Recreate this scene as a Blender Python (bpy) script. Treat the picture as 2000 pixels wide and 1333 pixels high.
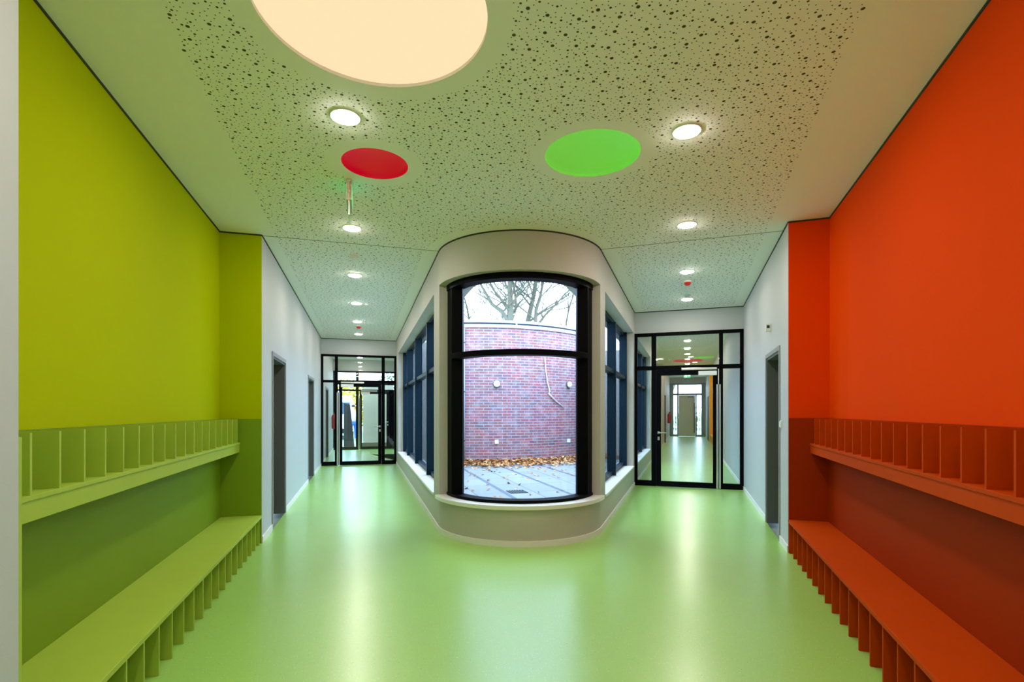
import bpy, bmesh, math, random
from mathutils import Vector, Matrix
random.seed(7)
for o in list(bpy.data.objects):
    bpy.data.objects.remove(o)
scene = bpy.context.scene
COL = scene.collection
rad = math.radians

# ------------------------------------------------------------------ camera, world, exposure
EYE = 1.40
CEIL = 3.27
cam_d = bpy.data.cameras.new('camera')
cam = bpy.data.objects.new('camera', cam_d)
COL.objects.link(cam)
cam.location = (0, 0, EYE)
cam.rotation_euler = (rad(90), 0, 0)
cam_d.sensor_width = 36.0
cam_d.lens = 18.0
cam_d.shift_y = 0.0685
cam_d.clip_start = 0.05
cam_d.clip_end = 400
scene.camera = cam
scene.cycles.use_light_tree = False

world = bpy.data.worlds.new('overcast_sky')
scene.world = world
world.use_nodes = True
wn = world.node_tree
bg = wn.nodes['Background']
bg.inputs['Color'].default_value = (0.60, 0.87, 1.25, 1)
bg.inputs['Strength'].default_value = 3.7

scene.view_settings.view_transform = 'Standard'
scene.view_settings.look = 'None'
scene.view_settings.gamma = 1
scene.view_settings.use_curve_mapping = False
scene.view_settings.exposure = 1.27

DOWNLIGHT = 92.0      # radiance of the round ceiling lights


# ------------------------------------------------------------------ materials
def lin(c):
    return tuple(((v / 255) / 12.92 if v / 255 <= 0.04045 else ((v / 255 + 0.055) / 1.055) ** 2.4) for v in c)


def new_mat(name):
    m = bpy.data.materials.new(name)
    m.use_nodes = True
    nt = m.node_tree
    nt.nodes.clear()
    return m, nt


def mat(name, rgb, rough=0.6, metal=0.0, bump=0.0, bscale=200.0, var=0.0, vscale=3.0, emit=0.0, emit_rgb=None, spec=0.5, coat=0.0):
    m, nt = new_mat(name)
    N, L = nt.nodes, nt.links
    out = N.new('ShaderNodeOutputMaterial')
    b = N.new('ShaderNodeBsdfPrincipled')
    L.new(b.outputs[0], out.inputs[0])
    c = lin(rgb)
    b.inputs['Base Color'].default_value = (*c, 1)
    b.inputs['Roughness'].default_value = rough
    b.inputs['Metallic'].default_value = metal
    b.inputs['Specular IOR Level'].default_value = spec
    b.inputs['Coat Weight'].default_value = coat
    tc = N.new('ShaderNodeTexCoord')
    if var > 0:
        no = N.new('ShaderNodeTexNoise')
        no.inputs['Scale'].default_value = vscale
        no.inputs['Detail'].default_value = 4
        L.new(tc.outputs['Object'], no.inputs['Vector'])
        mx = N.new('ShaderNodeMix')
        mx.data_type = 'RGBA'
        mx.inputs[6].default_value = (*[v * (1 - var) for v in c], 1)
        mx.inputs[7].default_value = (*[min(1, v * (1 + var)) for v in c], 1)
        L.new(no.outputs['Fac'], mx.inputs[0])
        L.new(mx.outputs[2], b.inputs['Base Color'])
    if bump > 0:
        n2 = N.new('ShaderNodeTexNoise')
        n2.inputs['Scale'].default_value = bscale
        n2.inputs['Detail'].default_value = 3
        L.new(tc.outputs['Object'], n2.inputs['Vector'])
        bp = N.new('ShaderNodeBump')
        bp.inputs['Strength'].default_value = bump
        bp.inputs['Distance'].default_value = 0.002
        L.new(n2.outputs['Fac'], bp.inputs['Height'])
        L.new(bp.outputs[0], b.inputs['Normal'])
    if emit > 0:
        b.inputs['Emission Color'].default_value = (*lin(emit_rgb or rgb), 1)
        b.inputs['Emission Strength'].default_value = emit
    return m


def glass_mat(name, tint=(0.97, 0.985, 0.98), refl=1.0):
    m, nt = new_mat(name)
    N, L = nt.nodes, nt.links
    out = N.new('ShaderNodeOutputMaterial')
    mix = N.new('ShaderNodeMixShader')
    tr = N.new('ShaderNodeBsdfTransparent')
    tr.inputs[0].default_value = (*tint, 1)
    gl = N.new('ShaderNodeBsdfGlossy')
    gl.inputs['Roughness'].default_value = 0.0
    fr = N.new('ShaderNodeFresnel')
    # thin sheet: the same reflectance from either side
    ge = N.new('ShaderNodeNewGeometry')
    mr = N.new('ShaderNodeMapRange')
    mr.inputs['To Min'].default_value = 1.45
    mr.inputs['To Max'].default_value = 1 / 1.45
    L.new(ge.outputs['Backfacing'], mr.inputs['Value'])
    L.new(mr.outputs[0], fr.inputs['IOR'])
    mu = N.new('ShaderNodeMath')
    mu.operation = 'MULTIPLY'
    mu.inputs[1].default_value = refl
    L.new(fr.outputs[0], mu.inputs[0])
    L.new(mu.outputs[0], mix.inputs[0])
    L.new(tr.outputs[0], mix.inputs[1])
    L.new(gl.outputs[0], mix.inputs[2])
    L.new(mix.outputs[0], out.inputs[0])
    return m


M = {}
M['grey_paint'] = mat('grey wall paint', (190, 193, 196), 0.62, bump=0.25, bscale=260)
M['pier_paint'] = mat('warm grey wall paint', (186, 181, 174), 0.6, bump=0.25, bscale=260)
M['green_paint'] = mat('lime green wall paint', (176, 187, 0), 0.8, spec=0.04, bump=0.25, bscale=260)
M['red_paint'] = mat('orange red wall paint', (232, 68, 0), 0.8, spec=0.04, bump=0.3, bscale=260)
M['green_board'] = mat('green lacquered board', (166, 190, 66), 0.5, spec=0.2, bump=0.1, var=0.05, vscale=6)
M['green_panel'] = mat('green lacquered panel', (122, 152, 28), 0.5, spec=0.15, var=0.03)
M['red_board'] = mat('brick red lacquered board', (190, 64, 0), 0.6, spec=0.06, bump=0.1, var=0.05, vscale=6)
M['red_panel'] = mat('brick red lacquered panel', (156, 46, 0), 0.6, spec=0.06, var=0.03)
M['orange_paint'] = mat('orange wall paint', (255, 190, 0), 0.6)
M['white_trim'] = mat('white skirting', (232, 230, 226), 0.5)
M['sill'] = mat('white window sill', (232, 231, 228), 0.35)
M['black_frame'] = mat('dark anthracite aluminium', (8, 9, 13), 0.5, spec=0.04)
M['blue_frame'] = mat('dark blue grey aluminium', (5, 34, 52), 0.42, spec=0.2)
M['steel_grey'] = mat('dark grey door frame lacquer', (84, 86, 86), 0.5)
M['steel_light'] = mat('grey architrave lacquer', (140, 142, 144), 0.5)
M['door_leaf'] = mat('grey door leaf', (96, 100, 102), 0.5)
M['door_white'] = mat('pale grey door leaf', (206, 196, 172), 0.5)
M['gap'] = mat('painted gap shade', (46, 52, 44), 0.9)  # dark colour stands in for the shade inside the ceiling gap
M['joint'] = mat('ceiling joint', (120, 124, 100), 0.9)  # grey carries the shade of the open seam in its colour
M['chrome'] = mat('brushed aluminium', (205, 208, 210), 0.28, metal=0.9)
M['white_plastic'] = mat('white plastic', (232, 232, 228), 0.4)
M['black_plastic'] = mat('black plastic', (18, 18, 20), 0.4)
M['red_plastic'] = mat('red plastic', (190, 26, 22), 0.4)
M['ceiling_plain'] = mat('white ceiling paint', (226, 224, 214), 0.8)
M['glass'] = glass_mat('window glass')
M['glass_door'] = glass_mat('door glass', (0.93, 0.96, 0.94))
M['lamp'] = mat('downlight diffuser', (255, 255, 255), 0.5, emit=DOWNLIGHT, emit_rgb=(255, 247, 232))
M['lamp_peach'] = mat('peach luminous ceiling', (70, 66, 60), 0.6, emit=0.425, emit_rgb=(255, 222, 178))
M['lamp_red'] = mat('red luminous dome', (130, 0, 20), 0.5, emit=0.19, emit_rgb=(235, 0, 40))
M['lamp_green'] = mat('green luminous dome', (120, 205, 40), 0.5, emit=0.17, emit_rgb=(130, 225, 90))
M['exit_green'] = mat('exit sign green', (30, 170, 90), 0.4, emit=0.45, emit_rgb=(60, 220, 140))
M['exit_white'] = mat('exit sign white', (240, 255, 245), 0.4, emit=1.0, emit_rgb=(235, 255, 240))
M['metal_pale'] = mat('pale zinc sheet', (170, 178, 186), 0.45, metal=0.2)
M['metal_dark'] = mat('dark zinc gap', (30, 48, 66), 0.6)
M['bark'] = mat('pale plane tree bark', (104, 100, 84), 0.9, bump=0.5, bscale=20, var=0.35, vscale=4)
M['drain'] = mat('dark drain grate', (70, 78, 84), 0.6, metal=0.3)
M['shirt'] = mat('white shirt cloth', (200, 210, 225), 0.8)
M['jeans'] = mat('blue trousers cloth', (30, 90, 200), 0.8)
M['skin'] = mat('skin', (200, 150, 125), 0.6)
M['hair'] = mat('dark hair', (50, 38, 30), 0.8)
M['van'] = mat('white vehicle paint', (235, 240, 245), 0.3)
M['van_glass'] = mat('dark vehicle window', (60, 90, 120), 0.15)
M['rubber'] = mat('black rubber', (20, 20, 20), 0.8)
M['dark_wood'] = mat('dark brown board', (14, 11, 9), 0.7, var=0.2, vscale=5)
M['leaf_yellow'] = mat('yellow autumn foliage', (200, 185, 60), 0.8, var=0.3, vscale=2)
M['leaf_green'] = mat('grey green foliage', (120, 140, 105), 0.8, var=0.3, vscale=2)
M['fence'] = mat('pale fence paint', (215, 220, 222), 0.6)


def floor_mat():
    m, nt = new_mat('green linoleum')
    N, L = nt.nodes, nt.links
    out = N.new('ShaderNodeOutputMaterial')
    b = N.new('ShaderNodeBsdfPrincipled')
    L.new(b.outputs[0], out.inputs[0])
    tc = N.new('ShaderNodeTexCoord')
    no = N.new('ShaderNodeTexNoise')
    no.inputs['Scale'].default_value = 60
    no.inputs['Detail'].default_value = 5
    L.new(tc.outputs['Object'], no.inputs['Vector'])
    mx = N.new('ShaderNodeMix')
    mx.data_type = 'RGBA'
    c = lin((158, 206, 100))
    mx.inputs[6].default_value = (*[v * 0.93 for v in c], 1)
    mx.inputs[7].default_value = (*[v * 1.07 for v in c], 1)
    L.new(no.outputs['Fac'], mx.inputs[0])
    prev = mx.outputs[2]
    for sc_, thr, col in ((70, 0.13, (225, 238, 180)), (46, 0.09, (66, 112, 40))):
        vo = N.new('ShaderNodeTexVoronoi')
        vo.inputs['Scale'].default_value = sc_
        L.new(tc.outputs['Object'], vo.inputs['Vector'])
        lt = N.new('ShaderNodeMath')
        lt.operation = 'LESS_THAN'
        lt.inputs[1].default_value = thr
        L.new(vo.outputs['Distance'], lt.inputs[0])
        sp = N.new('ShaderNodeSeparateColor')
        L.new(vo.outputs['Color'], sp.inputs[0])
        l2 = N.new('ShaderNodeMath')
        l2.operation = 'LESS_THAN'
        l2.inputs[1].default_value = 0.4
        L.new(sp.outputs[0], l2.inputs[0])
        mu = N.new('ShaderNodeMath')
        mu.operation = 'MULTIPLY'
        L.new(lt.outputs[0], mu.inputs[0])
        L.new(l2.outputs[0], mu.inputs[1])
        m2 = N.new('ShaderNodeMix')
        m2.data_type = 'RGBA'
        L.new(mu.outputs[0], m2.inputs[0])
        L.new(prev, m2.inputs[6])
        m2.inputs[7].default_value = (*lin(col), 1)
        prev = m2.outputs[2]
    L.new(prev, b.inputs['Base Color'])
    n3 = N.new('ShaderNodeTexNoise')
    n3.inputs['Scale'].default_value = 3
    L.new(tc.outputs['Object'], n3.inputs['Vector'])
    mr = N.new('ShaderNodeMapRange')
    mr.inputs['To Min'].default_value = 0.26
    mr.inputs['To Max'].default_value = 0.36
    L.new(n3.outputs['Fac'], mr.inputs['Value'])
    L.new(mr.outputs[0], b.inputs['Roughness'])
    b.inputs['Specular IOR Level'].default_value = 0.9
    b.inputs['Coat Weight'].default_value = 0.4
    b.inputs['Coat Roughness'].default_value = 0.24
    n4 = N.new('ShaderNodeTexNoise')
    n4.inputs['Scale'].default_value = 14
    L.new(tc.outputs['Object'], n4.inputs['Vector'])
    bp = N.new('ShaderNodeBump')
    bp.inputs['Strength'].default_value = 0.04
    bp.inputs['Distance'].default_value = 0.01
    L.new(n4.outputs['Fac'], bp.inputs['Height'])
    L.new(bp.outputs[0], b.inputs['Normal'])
    return m


M['floor'] = floor_mat()

# ------------------------------------------------------------------ the two corridor frames
DL = Vector((-0.2794, 0.9602))
NL = Vector((0.9602, 0.2794))
DR = Vector((0.3244, 0.9459))
NR = Vector((0.9459, -0.3244))


def L_(s, t):
    return DL * s + NL * t


def R_(s, t):
    return DR * s + NR * t


def W_(s, t):           # the plain frame: s along Y, t along X
    return Vector((t, s))


TLW, TLP = -1.03, 0.85         # left corridor: outer wall, pier wall
TRW, TRP = 0.94, -0.95         # right corridor: outer wall, pier wall
TLB, TRB = -1.43, 1.296        # backs of the two cloakroom recesses
SL0, SL1 = 1.96, 5.95
SR0, SR1 = 1.70, 5.66
PR = 0.988
PC = Vector((0.0951, 6.2515))
TH_L, TH_R = -73.78, 71.07
SLT, SRT = 5.976, 5.944        # tangent points


def arcp(th, r=PR):
    return PC + Vector((math.sin(rad(th)), -math.cos(rad(th)))) * r


DISCS = {'peach': (Vector((-0.655, 2.414)), 0.54), 'red': (Vector((-1.037, 3.88)), 0.245), 'green': (Vector((0.585, 3.735)), 0.345)}


M['ceiling'] = mat('white plasterboard ceiling', (242, 240, 232), 0.8)
M['hole'] = mat('dark shade painted for the perforations', (78, 74, 50), 0.9)  # dark colour stands for the shade inside the ceiling holes


def brick_mat():
    m, nt = new_mat('red violet clinker brick')
    N, L = nt.nodes, nt.links
    out = N.new('ShaderNodeOutputMaterial')
    b = N.new('ShaderNodeBsdfPrincipled')
    L.new(b.outputs[0], out.inputs[0])
    uv = N.new('ShaderNodeUVMap')
    br = N.new('ShaderNodeTexBrick')
    br.offset = 0.5
    br.inputs['Scale'].default_value = 1.0
    br.inputs['Brick Width'].default_value = 0.25
    br.inputs['Row Height'].default_value = 0.0745
    br.inputs['Mortar Size'].default_value = 0.0075
    br.inputs['Mortar Smooth'].default_value = 0.1
    br.inputs['Color1'].default_value = (*lin((158, 86, 88)), 1)
    br.inputs['Color2'].default_value = (*lin((118, 86, 100)), 1)
    br.inputs['Mortar'].default_value = (*lin((160, 161, 168)), 1)
    L.new(uv.outputs[0], br.inputs['Vector'])
    no = N.new('ShaderNodeTexNoise')
    no.inputs['Scale'].default_value = 5
    L.new(uv.outputs[0], no.inputs['Vector'])
    mx = N.new('ShaderNodeMix')
    mx.data_type = 'RGBA'
    mx.blend_type = 'MIX'
    mr = N.new('ShaderNodeMapRange')
    mr.inputs['From Min'].default_value = 0.45
    mr.inputs['From Max'].default_value = 0.8
    mr.inputs['To Max'].default_value = 0.35
    L.new(no.outputs['Fac'], mr.inputs[0])
    L.new(mr.outputs[0], mx.inputs[0])
    L.new(br.outputs['Color'], mx.inputs[6])
    mx.inputs[7].default_value = (*lin((196, 180, 190)), 1)
    L.new(mx.outputs[2], b.inputs['Base Color'])
    b.inputs['Roughness'].default_value = 0.75
    bp = N.new('ShaderNodeBump')
    bp.inputs['Strength'].default_value = 0.4
    bp.inputs['Distance'].default_value = 0.005
    bp.invert = True
    L.new(br.outputs['Fac'], bp.inputs['Height'])
    L.new(bp.outputs[0], b.inputs['Normal'])
    return m


def paving_mat():
    m, nt = new_mat('pale concrete paving slabs')
    N, L = nt.nodes, nt.links
    out = N.new('ShaderNodeOutputMaterial')
    b = N.new('ShaderNodeBsdfPrincipled')
    L.new(b.outputs[0], out.inputs[0])
    uv = N.new('ShaderNodeUVMap')       # u = t, v = s of the left frame
    br = N.new('ShaderNodeTexBrick')
    br.offset = 0.0
    br.inputs['Scale'].default_value = 1.0
    br.inputs['Brick Width'].default_value = 0.515
    br.inputs['Row Height'].default_value = 0.95
    br.inputs['Mortar Size'].default_value = 0.008
    br.inputs['Color1'].default_value = (*lin((140, 143, 146)), 1)
    br.inputs['Color2'].default_value = (*lin((128, 132, 137)), 1)
    br.inputs['Mortar'].default_value = (*lin((72, 80, 90)), 1)
    mp = N.new('ShaderNodeMapping')
    mp.inputs['Location'].default_value = (-0.27, 0.1, 0)
    L.new(uv.outputs[0], mp.inputs[0])
    L.new(mp.outputs[0], br.inputs['Vector'])
    # darker setts strip every 1.03 m
    sp = N.new('ShaderNodeSeparateXYZ')
    L.new(uv.outputs[0], sp.inputs[0])
    a = N.new('ShaderNodeMath')
    a.operation = 'ADD'
    a.inputs[1].default_value = -2.29 + 10.3
    L.new(sp.outputs[0], a.inputs[0])
    mo = N.new('ShaderNodeMath')
    mo.operation = 'MODULO'
    mo.inputs[1].default_value = 1.03
    L.new(a.outputs[0], mo.inputs[0])
    lt = N.new('ShaderNodeMath')
    lt.operation = 'LESS_THAN'
    lt.inputs[1].default_value = 0.085
    L.new(mo.outputs[0], lt.inputs[0])
    mx = N.new('ShaderNodeMix')
    mx.data_type = 'RGBA'
    L.new(lt.outputs[0], mx.inputs[0])
    L.new(br.outputs['Color'], mx.inputs[6])
    mx.inputs[7].default_value = (*lin((88, 95, 108)), 1)
    L.new(mx.outputs[2], b.inputs['Base Color'])
    b.inputs['Roughness'].default_value = 0.7
    return m


def litter_mat():
    m, nt = new_mat('fallen leaves')
    N, L = nt.nodes, nt.links
    out = N.new('ShaderNodeOutputMaterial')
    b = N.new('ShaderNodeBsdfPrincipled')
    L.new(b.outputs[0], out.inputs[0])
    tc = N.new('ShaderNodeTexCoord')
    wn_ = N.new('ShaderNodeTexNoise')
    wn_.inputs['Scale'].default_value = 9
    L.new(tc.outputs['Object'], wn_.inputs['Vector'])
    cr = N.new('ShaderNodeValToRGB')
    cr.color_ramp.elements[0].position = 0.35
    cr.color_ramp.elements[0].color = (*lin((130, 72, 40)), 1)
    cr.color_ramp.elements[1].position = 0.68
    cr.color_ramp.elements[1].color = (*lin((205, 178, 130)), 1)
    e = cr.color_ramp.elements.new(0.5)
    e.color = (*lin((178, 112, 52)), 1)
    L.new(wn_.outputs['Fac'], cr.inputs[0])
    L.new(cr.outputs[0], b.inputs['Base Color'])
    b.inputs['Roughness'].default_value = 0.8
    return m


M['brick'] = brick_mat()
M['paving'] = paving_mat()
M['litter'] = litter_mat()
M['ground'] = mat('grey green ground', (132, 138, 122), 0.9, var=0.15, vscale=1.5)


# ------------------------------------------------------------------ mesh helpers
class MB:
    """collects boxes, prisms and tubes in world coordinates"""
    def __init__(self):
        self.v, self.f, self.sm = [], [], []

    def add(self, verts, faces, smooth=False):
        n = len(self.v)
        self.v += [Vector(p) for p in verts]
        self.f += [tuple(i + n for i in f) for f in faces]
        self.sm += [smooth] * len(faces)
        return self

    def box(self, F, s0, s1, t0, t1, z0, z1):
        c = [F(s0, t0), F(s1, t0), F(s1, t1), F(s0, t1)]
        return self.prism(c, z0, z1)

    def prism(self, pts, z0, z1, smooth=False):
        n = len(pts)
        v = [(p[0], p[1], z0) for p in pts] + [(p[0], p[1], z1) for p in pts]
        f = [tuple(range(n))[::-1], tuple(range(n, 2 * n))]
        self.add(v, f)
        self.add(v, [(i, (i + 1) % n, n + (i + 1) % n, n + i) for i in range(n)], smooth)
        return self

    def band(self, outer, inner, z0, z1):
        """wall following two matching point lists"""
        n = len(outer)
        v = []
        for a, b in zip(outer, inner):
            v += [(a[0], a[1], z0), (a[0], a[1], z1), (b[0], b[1], z1), (b[0], b[1], z0)]
        f = [(0, 1, 2, 3), (4 * n - 4, 4 * n - 1, 4 * n - 2, 4 * n - 3)]
        for i in range(n - 1):
            a, b = 4 * i, 4 * i + 4
            for k in range(4):
                f.append((a + k, b + k, b + (k + 1) % 4, a + (k + 1) % 4))
        return self.add(v, f)

    def tube(self, pts, radii, n=8, caps=True):
        pts = [Vector(p) for p in pts]
        if isinstance(radii, (int, float)):
            radii = [radii] * len(pts)
        rings = []
        up = Vector((0, 0, 1))
        prev = None
        for i, p in enumerate(pts):
            d = (pts[min(i + 1, len(pts) - 1)] - pts[max(i - 1, 0)]).normalized()
            if prev is None:
                x = d.cross(up if abs(d.z) < 0.95 else Vector((1, 0, 0))).normalized()
            else:
                x = (prev - d * prev.dot(d)).normalized()
            prev = x
            y = d.cross(x)
            rings.append([p + (x * math.cos(2 * math.pi * k / n) + y * math.sin(2 * math.pi * k / n)) * radii[i] for k in range(n)])
        v = [q for r_ in rings for q in r_]
        f = []
        for i in range(len(pts) - 1):
            for k in range(n):
                f.append((i * n + k, i * n + (k + 1) % n, (i + 1) * n + (k + 1) % n, (i + 1) * n + k))
        self.add(v, f, True)
        if caps:
            self.add(v, [tuple(range(n))[::-1], tuple(range((len(pts) - 1) * n, len(pts) * n))])
        return self

    def lathe(self, c, prof, n=32, axis='z', smooth=True, M3=None):
        """prof = [(radius, height)]; axis matrix M3 rotates local z"""
        v, f = [], []
        for r_, h in prof:
            for k in range(n):
                a = 2 * math.pi * k / n
                p = Vector((r_ * math.cos(a), r_ * math.sin(a), h))
                if M3 is not None:
                    p = M3 @ p
                v.append(Vector(c) + p)
        for i in range(len(prof) - 1):
            for k in range(n):
                f.append((i * n + k, i * n + (k + 1) % n, (i + 1) * n + (k + 1) % n, (i + 1) * n + k))
        self.add(v, f, smooth)
        if prof[0][0] > 1e-4:
            self.add(v, [tuple(range(n))[::-1]])
        if prof[-1][0] > 1e-4:
            self.add(v, [tuple(range((len(prof) - 1) * n, len(prof) * n))])
        return self

    def build(self, name, m, parent=None, bevel=0.0, clean=True):
        inv = world_of(parent).inverted() if parent else Matrix()
        me = bpy.data.meshes.new(name)
        me.from_pydata([inv @ p for p in self.v], [], self.f)
        for p, s in zip(me.polygons, self.sm):
            p.use_smooth = s
        if clean:
            bm = bmesh.new()
            bm.from_mesh(me)
            bmesh.ops.remove_doubles(bm, verts=bm.verts, dist=1e-5)
            bmesh.ops.recalc_face_normals(bm, faces=bm.faces)
            bm.to_mesh(me)
            bm.free()
        o = bpy.data.objects.new(name, me)
        COL.objects.link(o)
        for mm in (m if isinstance(m, (list, tuple)) else [m]):
            me.materials.append(mm)
        if parent:
            o.parent = parent
        if bevel > 0:
            bv = o.modifiers.new('edge', 'BEVEL')
            bv.width = bevel
            bv.segments = 2
            bv.limit_method = 'ANGLE'
        return o


def world_of(o):
    mtx = Matrix()
    while o:
        mtx = (Matrix.Translation(o.location) @ Matrix.Rotation(o.rotation_euler.z, 4, 'Z')) @ mtx
        o = o.parent
    return mtx


def tag(o, label=None, cat=None, group=None, kind=None):
    if label:
        o['label'] = label
    if cat:
        o['category'] = cat
    if group:
        o['group'] = group
    if kind:
        o['kind'] = kind
    return o


def thing(name, label, cat, loc, rz=0.0, group=None, kind=None):
    o = bpy.data.objects.new(name, None)
    COL.objects.link(o)
    o.empty_display_size = 0.1
    o.location = loc
    o.rotation_euler = (0, 0, rz)
    return tag(o, label, cat, group, kind)


def struct(name, mb, m, label, cat='wall', bevel=0.0, parent=None):
    o = mb.build(name, m, parent, bevel)
    if parent is None:
        tag(o, label, cat, kind='structure')
    return o


def copy_thing(root, loc, rz=None, label=None, group=None):
    r = root.copy()
    COL.objects.link(r)
    r.location = loc
    if rz is not None:
        r.rotation_euler = (0, 0, rz)
    if label:
        r['label'] = label
    if group:
        r['group'] = group
    for ch in [c for c in bpy.data.objects if c.parent == root]:
        c = ch.copy()
        COL.objects.link(c)
        c.parent = r
        for g in [x for x in bpy.data.objects if x.parent == ch]:
            d = g.copy()
            COL.objects.link(d)
            d.parent = c
    return r


RZL = math.atan2(-DL.x, DL.y)     # rotation that turns +Y into the left corridor direction
RZR = math.atan2(-DR.x, DR.y)


def xyz(p, z=0.0):
    return (p[0], p[1], z)


# ------------------------------------------------------------------ outline of the interior (floor and ceiling)
def arc_points(a0, a1, r=PR, n=48):
    return [arcp(a0 + (a1 - a0) * i / n, r) for i in range(n + 1)]


S_SCR_L, S_SCR_R = 13.92, 9.93
VEST_S, VEST_T = 19.5, 1.9
outline = []
outline += [Vector((-1.073, -4.0)), Vector((-1.073, 0.0))]
outline += [L_(SL0, TLW), L_(SL0, TLB), L_(SL1, TLB), L_(SL1, TLW), L_(VEST_S, TLW), L_(VEST_S, VEST_T), L_(S_SCR_L + .15, VEST_T), L_(S_SCR_L + .15, TLP)]
outline += arc_points(TH_L, TH_R, PR, 64)
outline += [R_(16.2, TRP), R_(16.2, -3.2), R_(21.0, -3.2), R_(21.0, TRP), R_(30.0, TRP), R_(30.0, TRW), R_(25.0, TRW), R_(25.0, TRB), R_(21.3, TRB), R_(21.3, TRW)]
outline += [R_(SR1, TRW), R_(SR1, TRB), R_(SR0, TRB), R_(SR0, TRW), Vector((0.994, 0.0)), Vector((0.994, -4.0))]


def filled(name, loop, z, m, holes=(), up=True):
    bm = bmesh.new()
    edges = []
    for pts in [loop] + list(holes):
        vs = [bm.verts.new((p[0], p[1], z)) for p in pts]
        for i in range(len(vs)):
            edges.append(bm.edges.new((vs[i], vs[(i + 1) % len(vs)])))
    bmesh.ops.triangle_fill(bm, use_beauty=True, edges=edges, use_dissolve=False)
    for f in bm.faces:
        f.normal_update()
        if (f.normal.z > 0) != up:
            f.normal_flip()
    me = bpy.data.meshes.new(name)
    bm.to_mesh(me)
    bm.free()
    o = bpy.data.objects.new(name, me)
    COL.objects.link(o)
    me.materials.append(m)
    return o


def circle(c, r, n=72):
    return [Vector((c[0] + r * math.cos(2 * math.pi * i / n), c[1] + r * math.sin(2 * math.pi * i / n))) for i in range(n)]


fl = filled('floor', outline, 0.0, M['floor'])
tag(fl, 'glossy speckled lime green linoleum floor', 'floor', kind='structure')
ce = filled('ceiling', outline, CEIL, M['ceiling'], [circle(c, r) for c, r in DISCS.values()], up=False)
tag(ce, 'white ceiling with scattered round perforations', 'ceiling', kind='structure')

# scattered round perforations in three sizes, flat discs painted dark as their shade, except in plain margins
left_rows = [3.415, 5.47, 7.36, 9.26, 11.16, 12.95]
right_rows = [3.61, 5.42, 7.24, 9.03]
LAMPS = [L_(s, -.108) for s in left_rows] + [R_(s, -.005) for s in right_rows] + [R_(s, -.005) for s in (14.3, 16.0)] + [Vector((-.60, 1.10)), Vector((.50, 1.15)), Vector((-.04, -.9)), Vector((-.04, -2.7))]


def drilled(p):
    if p.y < 0 and abs(p.x + .04) > .82:
        return False
    tl, sl, tr_, sr = p.dot(NL), p.dot(DL), p.dot(NR), p.dot(DR)
    if tl < -.89 or tr_ > .77:
        return False
    if (p - PC).length < PR + .14:
        return False
    if p.y > 6.0 and tl > .68 and tr_ < -.78:
        return False
    if tl <= .68 and p.y > 6.0 and tr_ < -.78 and sl > 13.75:
        return False
    if tr_ >= -.78 and p.y > 6.0 and (9.78 < sr < 10.2 or sr > 16.0):
        return False
    for k, (c, rr) in DISCS.items():
        if (p - c).length < rr + (.12 if k != 'green' else .10):
            return False
    if (abs(sl - 5.98) < .02 and tl < .9) or (abs(sr - 5.93) < .02 and tr_ > -1):
        return False
    return all((p - q).length > .115 for q in LAMPS)


rnd = random.Random(3)
cells = {}
CS = .04
hv, hf = [], []
for rad_h, dens, own in ((.0098, 74, .082), (.0062, 150, .046), (.0034, 620, .0225)):
    n_try = int(dens * 7 * 6.5 * 18.0)
    for _ in range(n_try):
        p = Vector((rnd.uniform(-5.2, 5.6), rnd.uniform(-3.9, 15.6)))
        if not drilled(p):
            continue
        kx, ky = int(p.x // CS), int(p.y // CS)
        bad = False
        for ix in range(kx - 2, kx + 3):
            for iy in range(ky - 2, ky + 3):
                for q, qr in cells.get((ix, iy), ()):
                    d = (p - q).length
                    if d < rad_h + qr + .005 or (qr == rad_h and d < own):
                        bad = True
                        break
                if bad:
                    break
            if bad:
                break
        if bad:
            continue
        cells.setdefault((kx, ky), []).append((p, rad_h))
        k = 14 if rad_h > .005 else 9
        n0 = len(hv)
        for a in range(k):
            hv.append((p.x + rad_h * math.cos(-6.28318 * a / k), p.y + rad_h * math.sin(-6.28318 * a / k), CEIL - .0007))
        hf.append(tuple(range(n0, n0 + k)))
me = bpy.data.meshes.new('perforation')
me.from_pydata(hv, [], hf)
me.materials.append(M['hole'])
pf = bpy.data.objects.new('perforation', me)
COL.objects.link(pf)
pf.parent = ce
pf['kind'] = 'stuff'
print('holes', len(hf))

# ------------------------------------------------------------------ outer walls
TH = 0.25
WT = CEIL + 0.01
# doorways (s0, s1) in each outer wall
DOORS_L = [(6.61, 7.62), (10.72, 11.85)]
DOORS_R = [(6.16, 7.12)]
DH = 2.06


def wall_with_doors(mb, F, s0, s1, t, out, doors, tops=None):
    """wall from s0 to s1; 'out' is the sign of the outside; door openings are cut"""
    a, b = sorted((t, t + out * TH))
    cur = s0
    for d0, d1 in doors:
        mb.box(F, cur, d0, a, b, 0, WT)
        mb.box(F, d0, d1, a, b, DH, WT)
        mb.box(F, d0, d1, t + out * 0.19, t + out * TH, 0, DH)
        cur = d1
    mb.box(F, cur, s1, a, b, 0, WT)


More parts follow.
